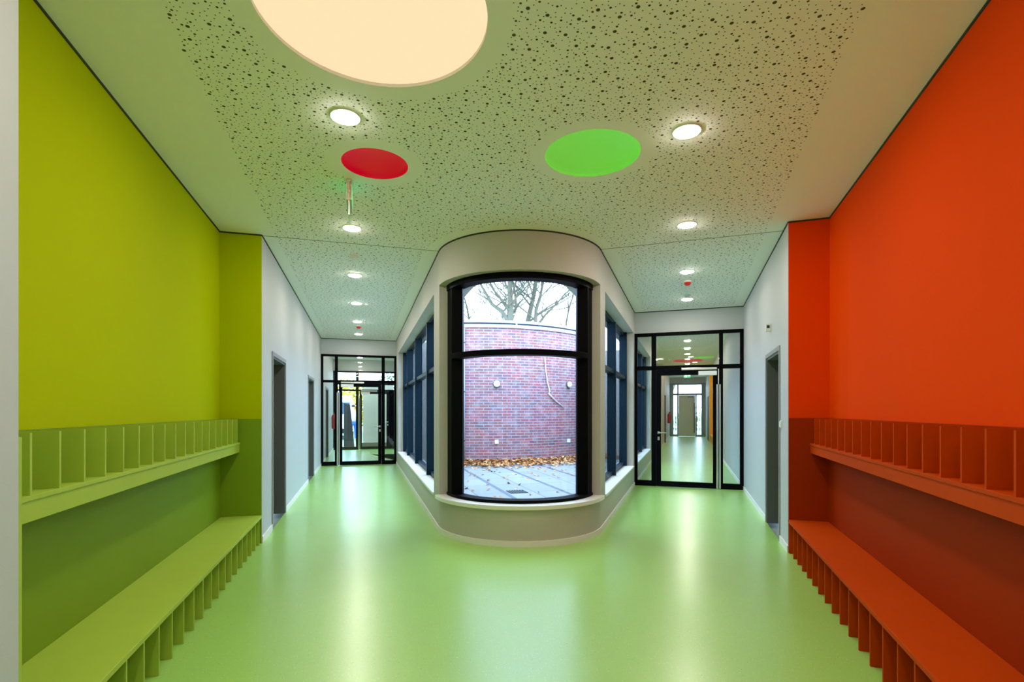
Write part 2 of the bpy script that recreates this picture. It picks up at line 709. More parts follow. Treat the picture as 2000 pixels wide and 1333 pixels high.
mb = MB()
wall_with_doors(mb, L_, SL1 + 0.004, S_SCR_L + .02, TLW, -1, DOORS_L)
wall_with_doors(mb, L_, S_SCR_L + .02, VEST_S, TLW, -1, [(15.6, 16.6)])
struct('wall_left', mb, M['grey_paint'], 'pale grey wall with two dark doorways along the left corridor')
mb = MB().box(L_, .31, SL0, TLB - .1, TLW, 0, WT).prism([(-1.073, -4), (-1.073, 0), L_(.35, TLW), L_(.35, TLB), (-1.4, -4)], 0, WT)
struct('wall_left_near', mb, M['grey_paint'], 'grey wall end at the left edge of the photo beside the green recess')
mb = MB().box(L_, SL0, SL1 + .2, TLB - .2, TLB, 0, WT)
mb.box(L_, SL1, SL1 + 0.004, TLB, TLW - .0005, 0, WT)
struct('wall_green', mb, M['green_paint'], 'lime green painted recess wall above the green coat shelf')
mb = MB()
wall_with_doors(mb, R_, SR1 + 0.004, 21.3, TRW, 1, DOORS_R)
struct('wall_right', mb, M['grey_paint'], 'pale grey wall with one dark doorway along the right corridor')
mb = MB().box(R_, 25.0, 30.2, TRW, TRW + TH + .2, 0, WT)
struct('wall_right_far', mb, M['grey_paint'], 'grey wall at the far end of the right corridor past the orange recess')
mb = MB().box(R_, .31, SR0, TRW, TRB + .1, 0, WT).prism([(0.994, -4), (0.994, 0), R_(.35, TRW), R_(.35, TRB), (1.4, -4)], 0, WT)
struct('wall_right_near', mb, M['grey_paint'], 'grey wall beside the camera on the right')
mb = MB().box(R_, SR0, SR1 + .2, TRB, TRB + .2, 0, WT)
mb.box(R_, SR1, SR1 + 0.004, TRW + .0005, TRB, 0, WT)
struct('wall_red', mb, M['red_paint'], 'orange red painted recess wall above the red coat shelf')
mb = MB().box(R_, 21.1, 25.2, TRB, TRB + .2, 0, WT).box(R_, 24.996, 25.0, TRW, TRB, 0, WT)
struct('wall_orange', mb, M['orange_paint'], 'bright orange recess wall far behind the right glass door')
struct('wall_back', MB().box(W_, -4.2, -4.0, -1.6, 1.6, 0, WT), M['grey_paint'], 'grey wall behind the camera')
mb = MB().box(L_, 13.6, VEST_S + .3, VEST_T, VEST_T + .2, 0, WT)
struct('wall_vestibule', mb, M['grey_paint'], 'grey side wall of the vestibule behind the left glass door')
mb = MB().box(R_, 20.98, 30.2, TRP - .2, TRP, 0, WT).box(R_, 16.0, 21.2, -3.4, -3.2, 0, WT).box(R_, 21.0, 21.2, -3.3, TRP, 0, WT).box(R_, 16.0, 16.2, -3.3, TRP - .2, 0, WT)
struct('wall_far_left', mb, M['pier_paint'], 'beige grey left wall of the far hall behind the right glass door')

# bulkheads above the glazed screens
ZS = 2.86
struct('wall_over_left_screen', MB().box(L_, S_SCR_L + .01, S_SCR_L + .15, TLW, TLP, ZS, WT), M['grey_paint'], 'grey wall strip above the left glass door screen')
struct('wall_over_right_screen', MB().box(R_, S_SCR_R + .01, S_SCR_R + .15, TRP, TRW, ZS, WT), M['grey_paint'], 'grey wall strip above the right glass door screen')
struct('wall_over_vestibule', MB().box(L_, VEST_S, VEST_S + .2, TLW - .2, VEST_T + .2, ZS, WT), M['grey_paint'], 'grey strip over the outer vestibule screen')
struct('wall_over_far_screen', MB().box(R_, 30.0, 30.2, TRP, TRW, 2.95, WT), M['pier_paint'], 'grey strip over the far corridor exit screen')


# ------------------------------------------------------------------ the pier with the curved window
def pier_path(s_left, s_right, th, a0=TH_L, a1=TH_R, n=56):
    """outer and inner points, from the left corridor end round the nose to the right"""
    o, i = [], []
    if s_left is not None:
        o.append(L_(s_left, TLP)); i.append(L_(s_left, TLP + th))
    for k in range(n + 1):
        a = a0 + (a1 - a0) * k / n
        o.append(arcp(a)); i.append(arcp(a, PR - th))
    if s_right is not None:
        o.append(R_(s_right, TRP)); i.append(R_(s_right, TRP - th))
    return o, i


WL0, WL1 = 6.41, 13.1       # left side window opening
WR0, WR1 = 6.27, 9.70       # right side window opening
WR2, WR3 = 10.2, 14.3       # right side window behind the glass door
mb = MB()
mb.band(*pier_path(S_SCR_L + .15, 16.2, 0.40), 2.86, WT)
mb.band(*pier_path(S_SCR_L + .15, 16.2, 0.40), 0.0, 0.355)
# low curved parapet under the front window is a little higher
mb.band(*pier_path(None, None, 0.22, -72.0, 69.0), 0.355, 0.385)
o1, i1 = pier_path(WL0, None, 0.25, TH_L, -72.0, 3)
mb.band(o1, i1, 0.355, 2.86)
o1, i1 = pier_path(None, WR0, 0.25, 69.0, TH_R, 3)
mb.band(o1, i1, 0.355, 2.86)
mb.box(L_, WL1, S_SCR_L + .15, TLP, TLP + .25, 0.355, 2.86)
mb.box(R_, WR1, WR2, TRP - .25, TRP, 0.355, 2.86)
mb.box(R_, WR3, 16.2, TRP - .25, TRP, 0.355, 2.86)
mb.box(L_, S_SCR_L + .15, S_SCR_L + .35, TLP, VEST_T + .1, 0, WT)
struct('wall_pier', mb, M['pier_paint'], 'rounded grey pier wall holding the curved courtyard window')

# ------------------------------------------------------------------ skirting
BH, BT = 0.07, 0.012


def skirting(name, F, runs, t, out, label):
    mb = MB()
    for a, b in runs:
        mb.box(F, a, b, min(t, t + out * BT), max(t, t + out * BT), 0, BH)
    struct(name, mb, M['white_trim'], label, 'skirting board')


skirting('baseboard_left', L_, [(SL1, 6.56), (7.67, 10.67), (11.9, S_SCR_L - .05), (14.0, 15.5), (16.7, VEST_S - .06)], TLW, 1, 'white skirting along the left corridor wall')
skirting('baseboard_right', R_, [(SR1, 6.11), (7.17, S_SCR_R - .05), (10.0, 21.3)], TRW, -1, 'white skirting along the right corridor wall')
mb = MB()
oo, ii = pier_path(S_SCR_L - .05, S_SCR_R - .05, -BT)
mb.band(oo, ii, 0, 0.062)
mb.box(R_, 10.02, 16.2, TRP, TRP + BT, 0, .062)
mb.box(R_, 21.0, 29.9, TRP, TRP + BT, 0, .062)
struct('baseboard_pier', mb, M['white_trim'], 'white skirting curving round the foot of the pier', 'skirting board')

# dark strips painted as the shade of the gaps under the ceiling
GZ = CEIL - 0.014
mb = MB()
mb.box(L_, SL0, SL1, TLB, TLB + .006, GZ, CEIL).box(L_, SL1 - .006, SL1, TLB, TLW, GZ, CEIL).box(L_, SL1, S_SCR_L, TLW, TLW + .006, GZ, CEIL)
mb.box(L_, S_SCR_L - .0, S_SCR_L + .008, TLW, TLP, GZ, CEIL)
struct('trim_1', mb, M['gap'], 'dark strip painted as the shadow gap between ceiling and left walls', 'ceiling trim')
mb = MB()
mb.box(R_, SR0, SR1, TRB - .006, TRB, GZ, CEIL).box(R_, SR1 - .006, SR1, TRW, TRB, GZ, CEIL).box(R_, SR1, S_SCR_R, TRW - .006, TRW, GZ, CEIL)
mb.box(R_, S_SCR_R, S_SCR_R + .008, TRP, TRW, GZ, CEIL)
struct('trim_2', mb, M['gap'], 'dark strip painted as the shadow gap between ceiling and right walls', 'ceiling trim')
oo, ii = pier_path(S_SCR_L, S_SCR_R, -0.006)
struct('trim_3', MB().band(oo, ii, GZ, CEIL), M['gap'], 'dark strip painted as the shadow gap between ceiling and rounded pier', 'ceiling trim')
struct('trim_4', MB().box(L_, 5.975, 5.985, TLW, TLP, CEIL - .002, CEIL + .001), M['joint'], 'thin ceiling joint across the mouth of the left corridor', 'ceiling trim')
struct('trim_5', MB().box(R_, 5.925, 5.935, TRP, TRW, CEIL - .002, CEIL + .001), M['joint'], 'thin ceiling joint across the mouth of the right corridor', 'ceiling trim')

# ------------------------------------------------------------------ sills
mb = MB()
oo = [arcp(-73.0 + 143.5 * k / 56, 1.035) for k in range(57)]
ii = [arcp(-73.0 + 143.5 * k / 56, 0.80) for k in range(57)]
mb.band(oo, ii, 0.386, 0.430)
struct('trim_6', mb, M['sill'], 'white curved sill below the courtyard window', 'window sill', bevel=.004)
for nm, F, a, b, t, sg, lb in (('trim_7', L_, WL0, WL1, TLP, 1, 'white sill of the left corridor window'),
                               ('trim_8', R_, WR0, WR1, TRP, -1, 'white sill of the right corridor window'),
                               ('trim_9', R_, WR2, WR3, TRP, -1, 'white sill behind the right glass door')):
    t0, t1 = t - sg * .018, t + sg * .26
    struct(nm, MB().box(F, a, b, min(t0, t1), max(t0, t1), .356, .386), M['sill'], lb, 'window sill', bevel=.003)

# ------------------------------------------------------------------ window_1: curved courtyard window
w1 = thing('window_1', 'tall curved window with black frame looking onto the brick courtyard', 'window', xyz(arcp(0, .85), .43), kind='structure')


def arcband(mb, a0, a1, r0, r1, z0, z1, n=48):
    mb.band([arcp(a0 + (a1 - a0) * k / n, r1) for k in range(n + 1)], [arcp(a0 + (a1 - a0) * k / n, r0) for k in range(n + 1)], z0, z1)
    return mb


mb = MB()
mb.prism([arcp(-72, .892), arcp(-60, .90), arcp(-55, .80), arcp(-62, .735), arcp(-72, .74)], .43, 2.86)
mb.build('frame_post', M['black_frame'], w1, bevel=.004)
mb = MB().prism([arcp(69, .892), arcp(57.5, .90), arcp(53, .80), arcp(60, .735), arcp(69, .74)], .43, 2.86)
mb.build('frame_post', M['black_frame'], w1, bevel=.004)
arcband(MB(), -71, 68, .76, .905, 2.795, 2.858).build('head_frame', M['black_frame'], w1)
arcband(MB(), -71, 68, .76, .905, .431, .462).build('bottom_frame', M['black_frame'], w1)
arcband(MB(), -60, 58, .77, .915, 1.99, 2.05).build('transom', M['black_frame'], w1, bevel=.003)
arcband(MB(), -58, 56, .795, .805, .455, 1.995).build('pane', M['glass'], w1)
arcband(MB(), -58, 56, .795, .805, 2.045, 2.80).build('pane', M['glass'], w1)


# ------------------------------------------------------------------ side windows
def side_window(name, F, a, b, t, sg, mulls, label, first_full=True):
    w = thing(name, label, 'window', xyz(F((a + b) / 2, t + sg * .2), .386), kind='structure')

    def bx(mb, s0, s1, u0, u1, z0, z1):
        p, q = t + sg * u0, t + sg * u1
        return mb.box(F, s0, s1, min(p, q), max(p, q), z0, z1)
    mb = MB()
    bx(mb, a, b, .17, .25, .386, .45)
    bx(mb, a, b, .17, .25, 2.80, 2.86)
    bx(mb, a, a + .06, .115, .25, .386, 2.86)
    bx(mb, b - .06, b, .115, .25, .386, 2.86)
    mb.build('outer_frame', M['blue_frame'], w)
    for s in mulls:
        bx(MB(), s - .03, s + .03, .115, .25, .386, 2.80).build('mullion', M['blue_frame'], w, bevel=.003)
    cuts = [a + .06] + [x for m_ in mulls for x in (m_ - .03, m_ + .03)] + [b - .06]
    for k in range(0, len(cuts), 2):
        c0, c1 = cuts[k], cuts[k + 1]
        bx(MB(), c0, c1, .14, .25, 1.99, 2.05).build('transom', M['blue_frame'], w)
        bx(MB(), c0, c1, .222, .228, .45, 1.99).build('pane', M['glass'], w)
        bx(MB(), c0, c1, .222, .228, 2.05, 2.80).build('pane', M['glass'], w)
    return w


side_window('window_2', L_, WL0, WL1, TLP, 1, [8.16, 10.03, 11.9], 'long dark blue framed window beside the left corridor')
side_window('window_3', R_, WR0, WR1, TRP, -1, [8.15], 'dark blue framed window beside the right corridor before the glass door')
side_window('window_4', R_, WR2, WR3, TRP, -1, [11.6, 13.0], 'dark blue framed window beyond the right glass door')


# ------------------------------------------------------------------ glazed screens with doors
def pane_grid(F, s, parent, frames, panes, fm, gm, d=.07):
    """frames/panes: (t0,t1,z0,z1)"""
    mb = MB()
    for t0, t1, z0, z1 in frames:
        mb.box(F, s - d / 2, s + d / 2, t0, t1, z0, z1)
    mb.build('frame', fm, parent, bevel=.003)
    for t0, t1, z0, z1 in panes:
        MB().box(F, s - .004, s + .004, t0, t1, z0, z1).build('pane', gm, parent)


def glazed_door(name, F, s, t0, t1, z1, hinge, label, fm, lever=True, kick=None, closer=True, gm=None):
    """leaf between t0 and t1; hinge = -1 when the pinch guard is on the t0 side"""
    d = thing(name, label, 'door', xyz(F(s, (t0 + t1) / 2)), kind='structure')
    st = .083
    mb = MB()
    a, b = s - .04, s + .03
    mb.box(F, a, b, t0, t0 + st, .008, z1).box(F, a, b, t1 - st, t1, .008, z1)
    mb.box(F, a, b, t0 + st, t1 - st, .008, .10).box(F, a, b, t0 + st, t1 - st, z1 - .10, z1)
    mb.build('leaf_frame', fm, d, bevel=.004)
    MB().box(F, s - .005, s + .005, t0 + st, t1 - st, .10, z1 - .10).build('pane', gm or M['glass_door'], d)
    if kick:
        MB().box(F, s - .012, s - .006, t0 + st, t1 - st, .10, .24).build('kick_plate', M['steel_light'], d)
    tl = t1 - st * .5 if hinge < 0 else t0 + st * .5
    dr = -1 if hinge < 0 else 1
    # lever handle
    def P(ss, tt, z):
        q = F(ss, tt)
        return (q[0], q[1], z)
    if lever:
        h = MB()
        h.tube([P(a, tl, 1.0), P(a - .055, tl, 1.0), P(a - .06, tl + dr * .02, 1.0), P(a - .06, tl + dr * .15, 1.0)], .011, 8)
        h.box(F, a - .008, a, tl - .02, tl + .02, .975, 1.025)
        h.build('lever_handle', M['chrome'], d)
        MB().box(F, a - .008, a, tl - .018, tl + .018, .86, .925).build('lock_plate', M['chrome'], d, bevel=.003)
    # finger guard strip by the hinge
    th = t0 - .012 if hinge < 0 else t1 + .012
    g = MB().box(F, a - .03, a - .002, th - .04, th - .006, .01, 1.88).box(F, a - .03, a - .002, th + .006, th + .034, .01, 1.88)
    g.build('finger_guard', M['chrome'], d, bevel=.004)
    MB().box(F, a - .012, a - .002, th - .006, th + .006, .01, 1.88).build('guard_seal', M['black_plastic'], d)
    if closer:
        c0, c1 = (t0 + .05, t0 + .36) if hinge < 0 else (t1 - .33, t1 - .02)
        MB().box(F, a - .05, a - .001, c0, c1, z1 - .115, z1 - .035).build('door_closer', M['white_plastic'], d, bevel=.006)
        r0, r1 = (t0 + .05, t0 + .62) if hinge < 0 else (t1 - .62, t1 - .02)
        MB().box(F, a - .03, a - .001, r0, r1, z1 - .012, z1 + .028).build('closer_rail', M['chrome'], d, bevel=.003)
    return d


# left screen
sc = thing('window_5', 'black framed glass screen closing the left corridor', 'glass screen', xyz(L_(S_SCR_L, 0)), kind='structure')
TT0, TT1 = 2.135, 2.20
m1a, m1b, m2a, m2b = -.695, -.62, .47, .552
fr = [(TLW, TLW + .055, 0, ZS), (TLP - .055, TLP, 0, ZS), (TLW, TLP, ZS - .055, ZS), (TLW, TLP, TT0, TT1), (m1a, m1b, 0, ZS), (m2a, m2b, 0, ZS), (TLW, m1a, 0, .10), (m2b, TLP, 0, .10)]
pn = [(TLW + .055, m1a, .10, TT0), (m2b, TLP - .055, .10, TT0), (TLW + .055, m1a, TT1, ZS - .055), (m1b, m2a, TT1, ZS - .055), (m2b, TLP - .055, TT1, ZS - .055)]
pane_grid(L_, S_SCR_L, sc, fr, pn, M['black_frame'], M['glass_door'])
glazed_door('door_1', L_, S_SCR_L - .005, m1b + .025, m2a - .004, TT0 - .006, -1, 'black framed glass door at the end of the left corridor', M['black_frame'])

# right screen
sc = thing('window_6', 'black framed glass screen closing the right corridor', 'glass screen', xyz(R_(S_SCR_R, 0)), kind='structure')
n1a, n1b, n2a, n2b = -.64, -.555, .535, .60
fr = [(TRP, TRP + .055, 0, ZS), (TRW - .06, TRW, 0, ZS), (TRP, TRW, ZS - .06, ZS), (TRP, TRW, 2.165, 2.24), (n1a, n1b, 0, ZS), (n2a, n2b, 0, ZS), (TRP, n1a, 0, .10), (n2b, TRW, 0, .10)]
pn = [(TRP + .055, n1a, .10, 2.165), (n2b, TRW - .06, .10, 2.165), (TRP + .055, n1a, 2.24, ZS - .06), (n1b, n2a, 2.24, ZS - .06), (n2b, TRW - .06, 2.24, ZS - .06)]
pane_grid(R_, S_SCR_R, sc, fr, pn, M['black_frame'], M['glass_door'])
glazed_door('door_2', R_, S_SCR_R - .005, n1b + .004, n2a - .02, 2.16, 1, 'black framed glass door in the right corridor with a lever on its left', M['black_frame'])

# outer vestibule screen (left, further back)
sc = thing('window_7', 'outer black framed glass screen behind the left glass door', 'glass screen', xyz(L_(VEST_S, .3)), kind='structure')
q1, q2, q3 = -.20, .92, 1.16
fr = [(TLW, TLW + .06, 0, ZS), (VEST_T - .06, VEST_T, 0, ZS), (TLW, VEST_T, ZS - .06, ZS), (TLW, VEST_T, 2.36, 2.43), (TLW, VEST_T, 2.13, 2.19), (q1 - .05, q1 + .05, 0, ZS), (q2, q3, 0, 2.13), (q2 + .18, q3, 2.13, ZS), (TLW, q1, 0, .1), (q3, VEST_T, 0, .1)]
pn = [(TLW + .06, q1 - .05, .1, 2.13), (q3, VEST_T - .06, .1, 2.13), (TLW + .06, q1 - .05, 2.43, ZS - .06), (q1 + .05, q2 + .18, 2.43, ZS - .06), (q3, VEST_T - .06, 2.43, ZS - .06),
      (TLW + .06, q1 - .05, 2.19, 2.36), (q1 + .05, q2 + .18, 2.19, 2.36), (q3, VEST_T - .06, 2.19, 2.36)]
pane_grid(L_, VEST_S, sc, fr, pn, M['black_frame'], M['glass_door'])
glazed_door('door_3', L_, VEST_S - .005, q1 + .08, q2 - .004, 2.125, -1, 'outer glass door of the vestibule with pale wall behind it', M['black_frame'], kick=True)

# far exit screen of the right corridor
sc = thing('window_8', 'pale grey framed glass screen at the far end of the right corridor', 'glass screen', xyz(R_(30, 0)), kind='structure')
ZF = 2.95
fr = [(TRP, TRP + .2, 0, ZF), (TRW - .22, TRW, 0, ZF), (TRP, TRW, ZF - .1, ZF), (TRP, TRW, 2.28, 2.38), (-.55, -.47, 0, ZF), (.40, .48, 0, 2.28), (TRP, -.55, 0, .1), (.48, TRW, 0, .1)]
pn = [(TRP + .2, -.55, .1, 2.28), (.48, TRW - .22, .1, 2.28), (TRP + .2, -.55, 2.38, ZF - .1), (-.47, TRW - .22, 2.38, ZF - .1)]
pane_grid(R_, 30.0, sc, fr, pn, M['steel_light'], M['glass_door'])
d4 = thing('door_4', 'closed pale grey door at the far end of the right corridor', 'door', xyz(R_(29.97, 0)), kind='structure')
MB().box(R_, 29.96, 30.02, -.465, .395, .01, 2.275).build('leaf', M['door_white'], d4)
MB().box(R_, 29.90, 29.955, .33, .37, .2, 1.85).build('pull_bar', M['black_plastic'], d4)
MB().box(R_, 29.90, 29.955, .0, .3, 2.14, 2.22).build('door_closer', M['steel_light'], d4)


# ------------------------------------------------------------------ dark doorways in the side walls
def doorway(name, F, s0, s1, t, out, label):
    d = thing(name, label, 'door', xyz(F((s0 + s1) / 2, t + out * .1)), kind='structure')

    def bx(mb, a, b, u0, u1, z0, z1):
        p, q = t + out * u0, t + out * u1
        return mb.box(F, a, b, min(p, q), max(p, q), z0, z1)
    e = .0
    mb = MB()
    bx(mb, s0 + .001, s0 + .03, -.0, .19, 0, DH - .001)
    bx(mb, s1 - .03, s1 - .001, -.0, .19, 0, DH - .001)
    bx(mb, s0 + .03, s1 - .03, -.0, .19, DH - .03, DH - .001)
    mb.build('jamb_lining', M['steel_grey'], d)
    mb = MB()
    bx(mb, s0 - .045, s0 + .002, -.012, -.0005, 0, DH + .045)
    bx(mb, s1 - .002, s1 + .045, -.012, -.0005, 0, DH + .045)
    bx(mb, s0 + .002, s1 - .002, -.012, -.0005, DH - .002, DH + .045)
    mb.build('architrave', M['steel_light'], d)
    bx(MB(), s0 + .03, s1 - .03, .145, .185, .005, DH - .03).build('leaf', M['door_leaf'], d)
    h = MB()
    q = lambda a, u: F(a, t + out * u)
    P = lambda a, u, z: (q(a, u)[0], q(a, u)[1], z)
    h.tube([P(s0 + .09, .145, 1.0), P(s0 + .09, .10, 1.0), P(s0 + .11, .095, 1.0), P(s0 + .21, .095, 1.0)], .01, 8)
    h.build('lever_handle', M['chrome'], d)


doorway('door_5', L_, *DOORS_L[0], TLW, -1, 'dark grey doorway nearest the green recess on the left corridor wall')
doorway('door_6', L_, *DOORS_L[1], TLW, -1, 'farther dark grey doorway on the left corridor wall before the glass door')
doorway('door_7', R_, *DOORS_R[0], TRW, 1, 'dark grey doorway beside the red recess on the right corridor wall')
doorway('door_8', L_, 15.6, 16.6, TLW, -1, 'dark doorway inside the vestibule behind the left glass door')
MB_d9 = thing('door_9', 'dark brown grey door past the orange recess in the far corridor', 'door', xyz(R_(26.5, TRW)), kind='structure')
MB().box(R_, 25.7, 27.6, TRW - .02, TRW - .001, .0, 2.1).build('leaf', M['steel_grey'], MB_d9)
MB_d10 = thing('door_10', 'brown door on the left wall of the far corridor', 'door', xyz(R_(24.0, TRP)), kind='structure')
MB().box(R_, 23.2, 24.2, TRP + .001, TRP + .02, .0, 2.1).build('leaf', M['dark_wood'], MB_d10)


# ------------------------------------------------------------------ cloakroom furniture
def cloakroom(F, side, colour, s0, s1, tw, tb, t_sh, z_fas, z_board, z_top, z_seat, ups, lows, board, panel, where):
    sg = -1 if side == 'left' else 1      # direction from the room towards the recess back
    rz = RZL if side == 'left' else RZR

    def bx(mb, a, b, p, q, z0, z1):
        return mb.box(F, a, b, min(p, q), max(p, q), z0, z1)
    # wall cladding: back board, end board and free standing near side board
    PT = .012
    cl = thing('wall_cladding', f'{colour} board lining the lower part of the {where}', 'wall cladding', xyz(F((s0 + s1) / 2, tb)), rz)
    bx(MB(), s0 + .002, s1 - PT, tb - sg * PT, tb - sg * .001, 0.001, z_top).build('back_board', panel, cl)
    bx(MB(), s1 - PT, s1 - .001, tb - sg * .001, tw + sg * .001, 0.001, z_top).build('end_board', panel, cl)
    bx(MB(), s0 + .002, s0 + .022, tb - sg * PT, tw + sg * .002, 0.001, z_top).build('side_board', board, cl, bevel=.0015)
    # upper compartment shelf
    sh = thing('coat_shelf', f'{colour} pigeonhole shelf with upright dividers on the {where}', 'shelf', xyz(F((s0 + s1) / 2, tb), z_fas), rz)
    bk = tb - sg * (PT + .001)
    bx(MB(), s0 + .023, s1 - PT - .001, bk, t_sh, z_board - .02, z_board).build('shelf_board', board, sh, bevel=.0015)
    bx(MB(), s0 + .023, s1 - PT - .001, t_sh + sg * .006, t_sh + sg * .024, z_fas, z_board - .0205).build('fascia', board, sh)
    n_up = 0
    for s in ups:
        bx(MB(), s - .007, s + .007, bk, t_sh + sg * .006, z_board + .0005, z_top - .003).build('divider', board, sh)
        n_up += 1
    # bench
    be = thing('bench', f'low {colour} bench on upright dividers along the {where}', 'bench', xyz(F((s0 + s1) / 2, (tb + tw) / 2)), rz)
    bx(MB(), s0 + .023, s1 - PT - .001, bk, tw - sg * .006, z_seat - .027, z_seat).build('seat', board, be, bevel=.002)
    for s in lows:
        bx(MB(), s - .007, s + .007, bk, tw + sg * .006, .001, z_seat - .0275).build('divider', board, be)


ups_l = [5.849 - .2007 * k for k in range(19)]
low_l = [5.846 - .1944 * k for k in range(20)]
ups_r = [5.463 - .194 * k for k in range(19)]
low_r = [5.640 - .1955 * k for k in range(20)]
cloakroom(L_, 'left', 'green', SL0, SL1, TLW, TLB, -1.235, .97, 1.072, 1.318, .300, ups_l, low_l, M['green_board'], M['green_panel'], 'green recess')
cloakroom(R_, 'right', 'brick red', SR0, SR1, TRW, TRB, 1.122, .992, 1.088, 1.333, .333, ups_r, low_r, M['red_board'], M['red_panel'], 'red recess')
# far orange recess bench
b3 = thing('bench', 'orange bench in the far recess seen through the right glass door', 'bench', xyz(R_(23.2, 1.1)), RZR)
MB().box(R_, 21.35, 24.99, TRW + .01, TRB - .001, .30, .34).build('seat', M['orange_paint'], b3)
MB().box(R_, 21.35, 24.99, TRW + .04, TRW + .07, .001, .30).build('front_board', M['orange_paint'], b3)

# ------------------------------------------------------------------ ceiling lights
DLR = .083


def make_downlight(loc, label):
    d = thing('downlight', label, 'ceiling light', loc, group='round white downlights')
    mb = MB()
    c = Vector(loc)
    mb.lathe((c.x, c.y, c.z), [(DLR, -.004), (DLR + .006, -.008), (DLR + .014, -.006), (DLR + .016, 0.0)], 40)
    # ring only: drop the caps
    mb.f = mb.f[:-2]
    mb.sm = mb.sm[:-2]
    mb.build('trim_ring', M['white_plastic'], d, clean=False)
    MB().lathe((c.x, c.y, c.z), [(.0001, -.020), (DLR * .5, -.0185), (DLR * .85, -.014), (DLR, -.007), (DLR, -.003)], 40).build('diffuser', M['lamp'], d)
    return d


lbl_l = ['big round downlight just in front of the red ceiling disc in the left row',
         'round downlight behind the red ceiling disc, just before the left ceiling joint',
         'round downlight first past the joint in the left corridor ceiling',
         'round downlight fourth in the left row, midway along the left corridor',
         'round downlight right before the small red detector in the left corridor',
         'smallest round downlight, last in front of the left glass screen']
proto = None
for s, lb in zip(left_rows, lbl_l):
    p = xyz(L_(s, -.108), CEIL)
    if proto is None:
        proto = make_downlight(p, lb)
    else:
        copy_thing(proto, p, label=lb)
for s, lb in zip([3.61, 5.42, 7.24, 9.03],
                 ['round downlight in the right row beside the green ceiling disc',
                  'round downlight second in the right row, just before the right ceiling joint',
                  'round downlight in the right corridor just before the red detector',
                  'round downlight last in front of the right glass screen']):
    copy_thing(proto, xyz(R_(s, -.005), CEIL), label=lb)
for s, lb in zip([14.3, 16.0, 17.7, 19.4, 21.3, 24.5, 27.5],
                 ['round downlight nearest behind the right glass screen', 'second round downlight behind the right glass screen', 'third round downlight behind the right glass screen',
                  'round downlight level with the far green disc behind the screen', 'round downlight just past the far red disc', 'round downlight above the far orange recess', 'round downlight near the far exit screen']):
    copy_thing(proto, xyz(R_(s, -.005), CEIL), label=lb)
copy_thing(proto, xyz(R_(19.2, -1.1), CEIL), label='round downlight left of the far red disc behind the screen')
for s, lb in zip([15.0, 16.9, 18.6], ['round downlight nearest behind the left glass screen', 'middle round downlight in the vestibule', 'round downlight farthest back in the vestibule']):
    copy_thing(proto, xyz(L_(s, -.108), CEIL), label=lb)
for p, lb in (((-.60, 1.10), 'round fill downlight added out of view above the camera on the left'), ((.50, 1.15), 'round fill downlight added out of view above the camera on the right'),
              ((-.04, -.9), 'first round fill downlight added unseen behind the camera'), ((-.04, -2.7), 'second round fill downlight added unseen behind the camera')):
    copy_thing(proto, (p[0], p[1], CEIL), label=lb)  # unseen fill lamps, added to light the near part of the hall


# luminous discs
def disc_light(c, r, depth, m, label, rim=True):
    d = thing('ceiling_disc_light', label, 'ceiling light', (c[0], c[1], CEIL), group='large round coloured ceiling discs')
    mb = MB()
    prof = [(r, 0.0), (r, .018)]
    mb.lathe((c[0], c[1], CEIL), prof, 72, smooth=True)
    mb.f, mb.sm = mb.f[:-2], mb.sm[:-2]
    mb.build('edge_ring', m if depth > .05 else M['ceiling_plain'], d, clean=False)
    prof = []
    for k in range(11):
        a = math.pi / 2 * k / 10
        prof.append((max(r * math.cos(a), 0.00005), .018 + depth * math.sin(a)))
    mb = MB().lathe((c[0], c[1], CEIL), prof, 72)
    if prof[0][0] > 1e-4:
        # remove bottom cap
        idx = len(prof[:-1]) * 72
        mb.f.pop(idx)
        mb.sm.pop(idx)
    mb.build('diffuser', m, d, clean=False)
    return d


disc_light(*DISCS['peach'], .03, M['lamp_peach'], 'huge glowing peach ceiling disc at the top of the photo')
disc_light(*DISCS['red'], .10, M['lamp_red'], 'small crimson ceiling disc beside the hanging exit sign')
disc_light(*DISCS['green'], .12, M['lamp_green'], 'medium bright green ceiling disc right of centre')
for (s, t, r, m, lb) in ((20.0, .02, .53, 'lamp_red', 'far red ceiling disc seen through the right transom glass'), (18.9, .55, .33, 'lamp_green', 'far green ceiling disc seen through the right transom glass')):
    c = R_(s, t)
    d = thing('ceiling_disc_light', lb, 'ceiling light', (c[0], c[1], CEIL), group='large round coloured ceiling discs')
    MB().lathe((c[0], c[1], CEIL), [(r, -.012), (r, -.001)], 56).build('diffuser', M[m], d)


# ------------------------------------------------------------------ small ceiling fittings
def detector(p, label, sounder):
    d = thing('smoke_detector', label, 'smoke detector', xyz(p, CEIL))
    c = (p[0], p[1], CEIL)
    MB().lathe(c, [(.052, 0), (.055, -.012), (.050, -.028)][::-1], 28).build('base', M['white_plastic'], d)
    if sounder:
        MB().lathe(c, [(.022, -.07), (.036, -.062), (.046, -.045), (.048, -.0285)], 28).build('sounder', M['red_plastic'], d)
    else:
        MB().lathe(c, [(.02, -.05), (.034, -.046), (.040, -.0285)], 28).build('chamber', M['white_plastic'], d)


detector(L_(6.42, -.10), 'flat white smoke detector between the first downlights of the left corridor', False)
detector(L_(11.65, -.09), 'small smoke detector with red sounder at the end of the left corridor', True)
detector(R_(7.75, -.0), 'white detector with red sounder in the right corridor ceiling', True)
detector(R_(8.72, -.0), 'small white detector right before the last right corridor downlight', False)
detector(R_(19.2, -.6), 'tiny white detector left of the far red disc', False)

